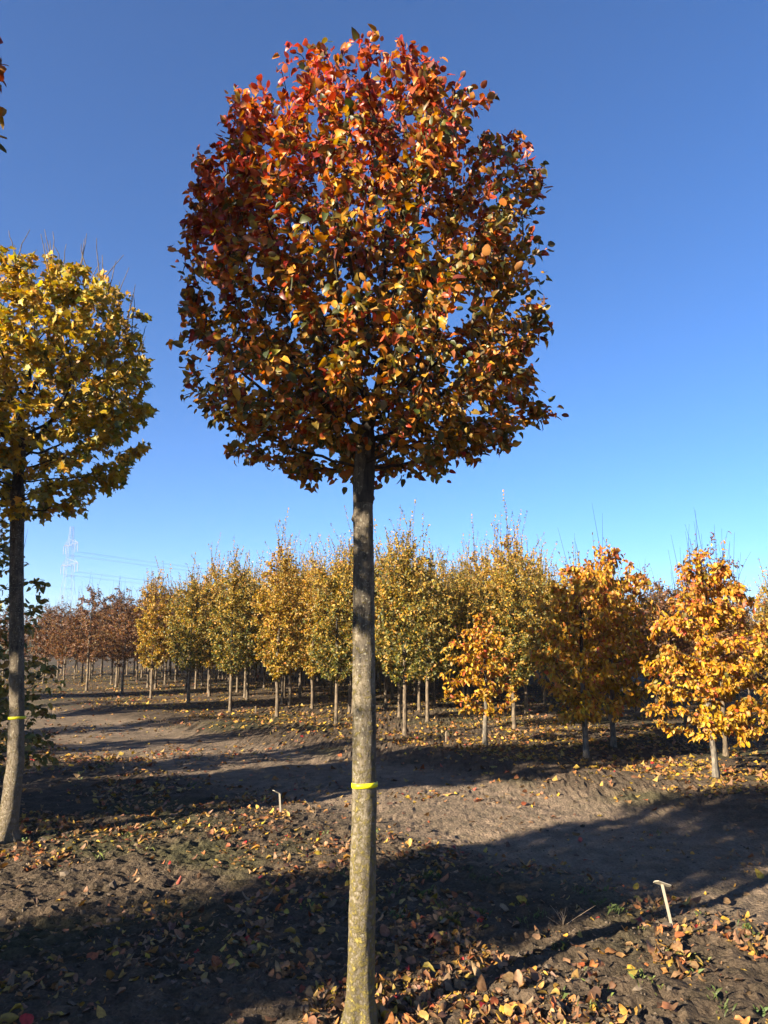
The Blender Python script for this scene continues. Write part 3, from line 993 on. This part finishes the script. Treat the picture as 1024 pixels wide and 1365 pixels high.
put_small('ironwood_tree', iron_big, (5.35, 8.15), 2.4, .95, MAT['bark_grey'], MAT['bark_branch'], MAT['leaf'],
          'yellow low-branched tree next to the brightest one, mostly out of view')
put_small('ironwood_tree', iron_mid, (3.45, 12.0), 2.6, (1.05, 1.05, 1.36), MAT['bark_grey'], MAT['bark_branch'], MAT['leaf'],
          'orange-tinged taller tree close behind the shaded amber tree')

# columnar green and gold trees of the far block
HB = [(.62, .40, .045), (.52, .36, .05), (.36, .29, .05), (.18, .20, .04), (.09, .115, .028), (.62, .31, .045)]
hb_prof = lambda w, h: [(.74, .16 * w), (.90, .34 * w), (1.2, .46 * w), (1.7, .50 * w), (2.2 * h, .47 * w), (2.55 * h, .40 * w), (2.85 * h, .28 * w), (3.05 * h, .16 * w), (3.2 * h, .05)]
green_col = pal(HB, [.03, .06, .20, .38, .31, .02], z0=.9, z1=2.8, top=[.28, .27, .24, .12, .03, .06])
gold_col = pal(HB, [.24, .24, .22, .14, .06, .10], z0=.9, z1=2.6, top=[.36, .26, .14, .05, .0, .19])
hb = []
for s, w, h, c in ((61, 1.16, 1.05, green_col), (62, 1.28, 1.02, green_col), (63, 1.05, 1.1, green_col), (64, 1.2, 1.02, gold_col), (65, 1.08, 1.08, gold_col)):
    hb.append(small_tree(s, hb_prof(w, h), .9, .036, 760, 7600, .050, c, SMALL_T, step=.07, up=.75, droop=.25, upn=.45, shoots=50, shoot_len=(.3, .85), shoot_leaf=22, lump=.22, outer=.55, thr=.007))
BR = [(.22, .105, .045), (.30, .135, .045), (.15, .07, .04), (.38, .19, .045), (.10, .05, .032), (.30, .21, .06)]
brown_col = pal(BR, [.28, .26, .18, .12, .1, .06], z0=.9, z1=3, top=[.25, .22, .26, .08, .13, .06])
bw = []
for s, w, h in ((71, 1.45, .97), (72, 1.35, .92), (73, 1.2, 1.0)):
    bw.append(small_tree(s, hb_prof(w, h), .9, .034, 600, 5600, .046, brown_col, SMALL_T, step=.08, up=.5, droop=.3, upn=.4, shoots=12, shoot_len=(.2, .5), shoot_leaf=5, lump=.3, bare=10, outer=.55, thr=.007))

NTH = ['first', 'second', 'third', 'fourth', 'fifth', 'sixth', 'seventh', 'eighth', 'ninth', 'tenth', 'eleventh', 'twelfth']
def rowtree(kind, xy, rz, sc, end=None):
    if kind == 'green':
        d = hb[random.randrange(3)]; lab = 'slender tree, green below and gold above, behind the row ends of the far block'
        g = 'green and gold columnar trees of the far block'; nm = 'columnar_tree'; b = MAT['bark_tan']
    elif kind == 'gold':
        d = hb[3 + random.randrange(2)]; lab = 'slender tree in all-over golden leaf behind the row ends of the far block'
        g = 'golden columnar trees of the far block'; nm = 'columnar_tree'; b = MAT['bark_tan']
    else:
        d = bw[random.randrange(3)]; lab = 'russet brown leaved nursery tree standing behind the row ends of the far block'
        g = 'russet trees of the far block'; nm = 'beech_tree'; b = MAT['bark_tan']
    if end is not None:
        look = {'green': 'green-bottomed gold tree', 'gold': 'golden columnar tree', 'russet': 'russet brown tree'}[kind]
        lab = f'{look}, {NTH[end]} past the small open yellow tree by the track'
    put_small(nm, d, xy, rz, sc, b, MAT['bark_branch'], MAT['leaf'], lab, group=g)

# row ends along the track, near to far, then the trees behind each of them
ENDS = [((.35, 13.3), 'green'), ((-.90, 14.95), 'green'), ((-2.2, 16.3), 'gold'), ((-3.4, 17.5), 'green'), ((-4.8, 19.4), 'green'), ((-6.2, 21.0), 'gold'),
        ((-7.7, 23.2), 'russet'), ((-9.2, 24.4), 'russet'), ((-10.7, 26.3), 'russet'), ((-12.2, 28.2), 'russet'), ((-13.9, 30.2), 'russet'), ((-15.6, 32.2), 'russet')]
BACK = [((6.3, 6.9), 'green'), ((5.1, 8.1), 'gold'), ((3.84, 9.29), 'russet'), ((2.74, 10.84), 'gold'), ((1.53, 12.06), 'green')]
DEP = np.array([.30, .954])
random.seed(5)
ALL = [(e, kd, 0 if i >= len(BACK) else 1, i) for i, (e, kd) in enumerate(BACK + ENDS)]
ALL += [((np.array(ENDS[i][0]) + np.array(ENDS[i + 1][0])) / 2, ENDS[i][1], 1, i + len(BACK)) for i in range(len(ENDS) - 1)]
for e, kind, first, k in ALL:
    n = (14 if k < 10 else 11) if not (first and k >= len(BACK)) else 11
    for j in range(first, n):
        p = np.array(e) + DEP * (1.72 * j + (.35 if j else 0)) + np.array([random.gauss(0, .25), random.gauss(0, .2)]) * (1 if j else 0)
        kd = kind
        if j and kind != 'russet': kd = random.choice(['green', 'gold', 'green'] if kind == 'green' else ['gold', 'green', 'gold'])
        if k in (10, 11) and j > 3: kd = random.choice(['russet', 'gold'])
        if k < 4 and j > 1 and random.random() < .3: kd = 'russet'
        s = random.uniform(.92, 1.08) * (1.02 if j else 1) * (.86 if k in (2, 3) else .76 if k < 2 else 1)
        if kd == 'russet' and k > 12: s *= .92
        elif kd == 'russet' and k > 4: s *= 1.1
        x_, y_, d_ = project(np.array([[p[0], p[1], 1.5]]))
        if x_[0] < -60 or x_[0] > 1090: continue
        rowtree(kd, p, random.uniform(0, 6.28), (s, s, s * random.uniform(.95, 1.08)), k - len(BACK) if (j == 0) else None)

# the feathered tree at the end of the third row, behind the maple's stem
BU = [(.34, .31, .08), (.22, .23, .06), (.50, .36, .07), (.12, .15, .045), (.42, .23, .06)]
bush_d = small_tree(81, [(.18, .45), (.4, .80), (.9, .92), (1.6, .88), (2.2, .72), (2.8, .50), (3.2, .22), (3.4, .08)], .2, .035, 820, 5000, .064, pal(BU, [.3, .25, .2, .15, .1]), PEAR_T,
                    step=.085, up=.45, droop=.35, lump=.35, outer=.5, bare=16, thr=.0065)
put_small('feathered_tree', bush_d, (-3.98, 7.55), 0, (.95, .95, .88), MAT['bark_dark'], MAT['bark_dark'], MAT['leaf'],
          'sparse dull green tree branched to the ground behind the maple stem')
# further rows on this side of the track stand beyond the frame; they shade the track
AU = ROW_A / np.linalg.norm(ROW_A)
random.seed(9)
for q, off in enumerate((2.9, 5.3, 7.8, 10.6, 13.2, 15.8, 18.4)):
    for j in range(0, 4):
        p = L + AU * off + ROW_B * j * .9
        if q in (3, 5) and j < 2:
            maple_copy(p, q * 1.1 + j, .92, 'tall-stemmed maple in the rows beyond the sparse dull green tree', 'maples of the rows beyond the dull green tree')
        else:
            put_small('feathered_tree', bush_d, p, random.uniform(0, 6.28), (.68, .68, random.uniform(.85, 1.0)), MAT['bark_dark'], MAT['bark_dark'], MAT['leaf'],
                      'dull green tree branched to the ground, in the rows beyond the one by the maple', group='dull green trees of the rows beyond')

# ------------------------------------------------------------------ fallen leaves
LIT = [(.50, .30, .05), (.44, .20, .06), (.34, .19, .09), (.22, .12, .06), (.40, .12, .04), (.46, .035, .03), (.55, .38, .04), (.13, .075, .045)]
LITN = ['yellow', 'orange', 'tan', 'brown', 'rust', 'red', 'yellow', 'brown']
def litter_density(x, y):
    c = x * PN[0] + y * PN[1]
    near_side = c < TRACK_C - 1.0
    far_side = c > TRACK_C + 2.6
    rd = row_dist(x, y)
    cl = np.clip((fbm(x * 1.1 + 3, y * 1.1 + 8, 3) - .34) * 4.2, .05, 1)
    fine = np.clip((fbm(x * 4.1, y * 4.1, 2) - .25) * 2.4, .15, 1)
    strip = .48 + .85 * np.exp(-((rd - .1) / .55) ** 2)
    d = np.where(near_side, strip * cl * fine, (.07 + .38 * np.exp(-(rd / .7) ** 2) * (1 - sstep(-3.0, -.3, x))) * fine * (.4 + cl))
    d = np.where(far_side, .9 * np.clip(cl + .2, 0, 1) * fine, d)
    ridge = np.exp(-((c - TRACK_C - 2.3) / .35) ** 2) * .18
    return np.clip(d + ridge * fine, 0, 1)

def make_litter(n, seed, ymin, ymax, power, templates, size, spread=.62):
    x, y = scatter_xy(n, seed, litter_density, ymin, ymax, spread, power)
    rg = np.random.default_rng(seed + 1)
    z = height(x, y)
    e = .03
    gxn = (height(x + e, y) - height(x - e, y)) / (2 * e); gyn = (height(x, y + e) - height(x, y - e)) / (2 * e)
    nr = unit(np.stack([-gxn * .7, -gyn * .7, np.ones(n)], 1) + rg.normal(0, .33, (n, 3)))
    nr[rg.random(n) < .3] *= -1
    a = rg.uniform(0, 2 * math.pi, n)
    d = np.stack([np.cos(a), np.sin(a), rg.normal(0, .25, n)], 1)
    s = rg.lognormal(-.05, .32, n).clip(.4, 1.7) * size
    fr = frames(d, nr)
    c_across = x * PN[0] + y * PN[1]
    p = np.tile(np.array([.17, .16, .28, .15, .08, .015, .09, .10]), (n, 1))
    p[c_across > TRACK_C + 1.8] = np.array([.34, .14, .14, .08, .04, .01, .22, .04])
    c, k = palette(rg, n, LIT, p)
    return dict(pos=np.stack([x, y, z + .003 + s * .07], 1), fr=fr, size=s, col=c, rim=c * np.array([.92, .86, .82]), tid=rg.integers(0, len(templates), n)), k

lvN, kN = make_litter(21000, 201, 2.3, 8.5, 1.5, LITTER_T, .044, .62)
px, py, pd = project(lvN['pos'])
order = np.argsort(pd)
order = order[(px[order] > 6) & (px[order] < 1018) & (py[order] < 1360)]
# those that show largest, over the near ground
score = lvN['size'] / pd * (.5 + np.abs(lvN['fr'][:, 2, 2]))
cand = order[:620]
idx = cand[np.argsort(-score[cand])][:300]
rest = np.setdiff1d(np.arange(len(lvN['pos'])), idx)
for i in idx:
    cn = LITN[kN[i]]
    o = leaf_pieces('fallen_leaf', lvN, [i], LITTER_T, 'fallen_leaf', MAT['litter_piece'], None)[0]
    tag(o, f'fallen {cn} leaf lying on the soil round the red-crowned pear', 'leaf', f'fallen {cn} leaves round the red-crowned pear')
lit = obj('leaf_litter', leaves_mesh('leaf_litter', sub(lvN, rest), LITTER_T), MAT['litter'])
tag(lit, 'fallen leaves scattered over the near bed and track', 'leaf litter', kind='stuff')
lvG, kG = make_litter(16000, 401, 2.3, 11, 1.7, LITTER_FAR_T, .016, .62)
lvG['pos'][:, 2] -= .003
bits = obj('leaf_fragments', leaves_mesh('leaf_fragments', lvG, LITTER_FAR_T), MAT['litter'])
tag(bits, 'crumbled tan bits of old leaf strewn among the soil crumbs', 'leaf litter', kind='stuff')
lvF, kF = make_litter(44000, 301, 8.0, 46, 1.15, LITTER_FAR_T, .062, .66)
lit = obj('leaf_litter', leaves_mesh('leaf_litter_far', lvF, LITTER_FAR_T), MAT['litter'])
tag(lit, 'yellow fallen leaves carpeting the ground below the far trees', 'leaf litter', kind='stuff')

# ------------------------------------------------------------------ grass tufts
rg = np.random.default_rng(44)
gxs, gys = scatter_xy(130, 45, lambda x, y: np.where(x * PN[0] + y * PN[1] < TRACK_C - 1.2, 1.0, 0.04) * np.clip((fbm(x * .8 + 30, y * .8, 2) - .42) * 5, 0, 1), 3.0, 13, .6, 1.4)
GV, GF, GC = [], [], []; b = 0
for x, y in zip(gxs, gys):
    z = float(height(np.array([x]), np.array([y]))[0])
    g0 = np.array([.045, .075, .018]) * rg.uniform(.7, 1.5) + np.array([.05, .02, 0]) * rg.random()
    for q in range(rg.integers(6, 22)):
        a = rg.uniform(0, 6.28); ln = rg.uniform(.015, .05); o = rg.normal(0, .028, 2)
        dx, dy = math.cos(a), math.sin(a); w = .0022
        base = np.array([x + o[0], y + o[1], z - .005]); le = rg.uniform(.3, 1.0)
        GV += [base + (-dy * w, dx * w, 0), base + (dy * w, -dx * w, 0), base + (dx * ln * le * .4, dy * ln * le * .4, ln * .75), base + (dx * ln * le, dy * ln * le, ln * .9)]
        GF += [(b, b + 1, b + 2), (b + 1, b + 3, b + 2)]; GC += [g0 * .8, g0 * .8, g0, g0 * 1.1]; b += 4
grs = obj('grass', fast_mesh('grass', np.array(GV), np.array(GF), np.array(GC)), MAT['grass'])
tag(grs, 'short weedy grass sprouting in the bed', 'grass', kind='stuff')

# ------------------------------------------------------------------ plant labels, pegs, dry stems
def plate_bm(pts, thick):
    V = [(x, -thick / 2, z) for x, z in pts] + [(x, thick / 2, z) for x, z in pts]
    n = len(pts)
    F4 = [(i, (i + 1) % n, n + (i + 1) % n, n + i) for i in range(n)]
    me = bpy.data.meshes.new('plate')
    me.from_pydata(V, [], [tuple(range(n))[::-1], tuple(range(n, 2 * n))] + F4)
    me.update()
    return me

def plant_label(xy, h, lean, plate_w, plate_h, tilt, rz, label, shift=0, mat='label', w=.0075):
    z = hz(*xy)
    t = empty('plant_label', (xy[0], xy[1], z), rz)
    st = plate_bm([(-w * .4, -.05), (w * .4, -.05), (w, .02), (w + lean * .5, h * .55), (w + lean, h), (-w + lean, h), (-w + lean * .5, h * .55), (-w, .02)], .004)
    obj('stake', st, MAT[mat], t)
    a, b = plate_w / 2, plate_h / 2
    pl = plate_bm([(-a, 0), (-a * .82, -b), (a * .82, -b), (a, 0), (a * .82, b), (-a * .82, b)], .004)
    p = obj('plate', pl, MAT[mat], t)
    p.location = (lean - shift, -.003, h + .004 + shift * .45)
    p.rotation_euler = tilt
    return tag(t, label, 'plant label')

plant_label((1.61, 4.63), .238, -.042, .10, .05, (R(64), R(20), R(8)), R(4), 'pale T-shaped plant label on a leaning stake beside the crown shadow edge')
plant_label((-.95, 7.42), .185, -.012, .075, .05, (R(84), R(28), R(18)), R(12), 'pale plant label with tilted head beside the maple stem shadow', .03)
plant_label((-3.2, 9.85), .15, -.02, .06, .045, (R(80), R(30), R(10)), R(-10), 'small grey plant label near the sparse dull green tree', .02, 'peg', .004)

def peg(xy, h, label):
    z = hz(*xy)
    me = plate_bm([(-.014, -.05), (.014, -.05), (.013, h * .9), (.004, h), (-.011, h * .93)], .022)
    o = obj('wooden_peg', me, MAT['peg'])
    o.location = (xy[0], xy[1], z); o.rotation_euler = (R(4), R(-3), R(25))
    tag(o, label, 'peg', 'wooden pegs at the row ends')
peg((.98, 12.5), .16, 'short brown wooden peg at a row end of the far block')
peg((-2.75, 17.0), .17, 'short brown wooden peg at a row end of the far block')

def dry_stem(xy, n, h, seed, label):
    rg = np.random.default_rng(seed)
    z = float(height(np.array([xy[0]]), np.array([xy[1]]))[0])
    ch = []
    for k in range(n):
        d = unit(np.array([rg.normal(0, .5), rg.normal(0, .4), 1.0])); ln = h * rg.uniform(.5, 1.1); ts = np.linspace(0, 1, 6)
        side = rg.normal(0, .05, 3)
        pts = np.array([0, 0, -.02]) + d[None] * ln * ts[:, None] + side[None] * (ts ** 2)[:, None]
        ch.append((pts, np.linspace(.0028, .0011, 6)))
        if k % 2 == 0:
            q = pts[3]; d2 = unit(d + rg.normal(0, .7, 3)); ch.append((q + d2[None] * ln * .4 * np.linspace(0, 1, 4)[:, None], np.linspace(.0018, .0009, 4)))
    o = obj('dry_weed', fast_mesh('dry_weed', *tubes(ch, 4)), MAT['peg'])
    o.location = (xy[0], xy[1], z)
    tag(o, label, 'weed', 'dry weeds in the bed')
dry_stem((1.02, 4.72), 7, .13, 1, 'dry upright weed stems between the pear stem shadow and the plate label')
dry_stem((-.62, 7.35), 3, .10, 2, 'few dry weed stems close to the label with the tilted head')

# ------------------------------------------------------------------ power line far behind
def pylon(base, rz, Ht):
    ch = []
    def bar(a, b, r=.11): r = r * .7; ch.append((np.array([a, b], float), np.array([r, r])))
    lev = [0, 8, 15, 21, 26, 30, 34, 38, 42, Ht]
    hw = lambda z: np.interp(z, [0, 26, Ht], [4.2, 1.5, .6])
    for q in range(len(lev) - 1):
        z0, z1 = lev[q], lev[q + 1]; a, b = hw(z0), hw(z1)
        c0 = [(-a, -a, z0), (a, -a, z0), (a, a, z0), (-a, a, z0)]; c1 = [(-b, -b, z1), (b, -b, z1), (b, b, z1), (-b, b, z1)]
        for i in range(4):
            j = (i + 1) % 4
            bar(c0[i], c1[i], .075); bar(c0[i], c1[j], .035); bar(c0[j], c1[i], .035); bar(c1[i], c1[j], .04)
    t = empty('pylon', base, rz)
    o = obj('tower', fast_mesh('pylon_tower', *tubes(ch, 4)), MAT['steel'], t); o['kind'] = 'stuff'
    tipsw = []
    for z, w in ((30.5, 9.5), (38.5, 8.0)):
        for s in (-1, 1):
            ch = []
            b = hw(z)
            for yy in (-b, b):
                bar((s * b, yy, z), (s * w, 0, z + .3), .12); bar((s * b, yy, z + 2.4), (s * w, 0, z + .3), .10)
                for f in (.33, .66):
                    bar((s * (b + (w - b) * f), yy * (1 - f), z + .1), (s * (b + (w - b) * f), yy * (1 - f), z + .2 + 2.2 * (1 - f)), .07)
            o = obj('cross_arm', fast_mesh('cross_arm', *tubes(ch, 4)), MAT['steel'], t); o['kind'] = 'stuff'
            for f in (.62, 1.0):
                x = s * (b + (w - b) * f)
                ob = obj('insulator', fast_mesh('insulator', *tubes([(np.array([(x, 0, z + .2), (x, 0, z - 1.6), (x, 0, z - 3.2)]), np.array([.10, .16, .10]))], 5)), MAT['steel'], t)
                tipsw.append((x, 0, z - 3.2))
    tag(t, 'tall grey lattice pylon far behind the russet trees', 'pylon')
    return [Matrix.Translation(base) @ Matrix.Rotation(rz, 4, 'Z') @ Vector(p) for p in tipsw]

BASE = Vector((-126, 308, 0)); NEXT = Vector((254, 638, 0))
ang = math.atan2(NEXT.y - BASE.y, NEXT.x - BASE.x) + R(90)
tipsA = pylon(BASE, ang, 46.0)
for k, p in enumerate(tipsA):
    q = p + (NEXT - BASE)
    ts = np.linspace(0, 1, 41)[:, None]
    P = np.array(p)[None] * (1 - ts) + np.array(q)[None] * ts
    P[:, 2] -= 4 * 9.0 * (ts[:, 0] * (1 - ts[:, 0]))
    o = obj('power_line', fast_mesh('power_line', *tubes([(P, np.full(41, .027))], 4)), MAT['wire'])
    tag(o, 'thin power line sagging away from the lattice pylon across the sky', 'power line', 'power lines of the pylon')

# far hedgerow closing the horizon
def far_trees(n, seed):
    rg = np.random.default_rng(seed)
    m = 12000
    a = rg.uniform(R(25), R(155), m); rad = rg.uniform(210, 260, m)
    x = rad * np.cos(a); y = rad * np.sin(a)
    top = 2.5 + 6.0 * fbm(a * 30, a * 0 + 3, 3) ** 1.5
    z = rg.random(m) ** .8 * top
    d = rg.normal(0, 1, (m, 3)); nr = rg.normal(0, 1, (m, 3))
    c, k = palette(rg, m, [(.08, .07, .04), (.12, .09, .05), (.06, .065, .035), (.16, .10, .05)], [.3, .3, .2, .2])
    return dict(pos=np.stack([x, y, z], 1), fr=frames(d, nr), size=rg.uniform(1.1, 2.2, m), col=c, rim=c, tid=rg.integers(0, 2, m))
fo = obj('distant_hedgerow', leaves_mesh('distant_hedgerow', far_trees(0, 3), LITTER_FAR_T), MAT['leaf'])
tag(fo, 'hazy brown line of distant trees along the horizon', 'trees', kind='stuff')

# ------------------------------------------------------------------ haze
m, nt, out = new_mat('haze_air')
pv = N(nt, 'ShaderNodeVolumePrincipled')
pv.inputs['Color'].default_value = (.80, .88, 1.0, 1)
pv.inputs['Density'].default_value = .0004
pv.inputs['Anisotropy'].default_value = .2
nt.links.new(pv.outputs[0], out.inputs[1])
HX = 930.0
V = [(sx * HX, sy * HX, z) for z in (-2.0, 48.5) for sx, sy in ((-1, -1), (1, -1), (1, 1), (-1, 1))]
me = bpy.data.meshes.new('haze')
me.from_pydata(V, [], [(3, 2, 1, 0), (4, 5, 6, 7), (0, 1, 5, 4), (1, 2, 6, 5), (2, 3, 7, 6), (3, 0, 4, 7)])
hz_o = obj('haze', me, m)
tag(hz_o, 'thin pale autumn haze in the air over the fields', 'haze', kind='stuff')
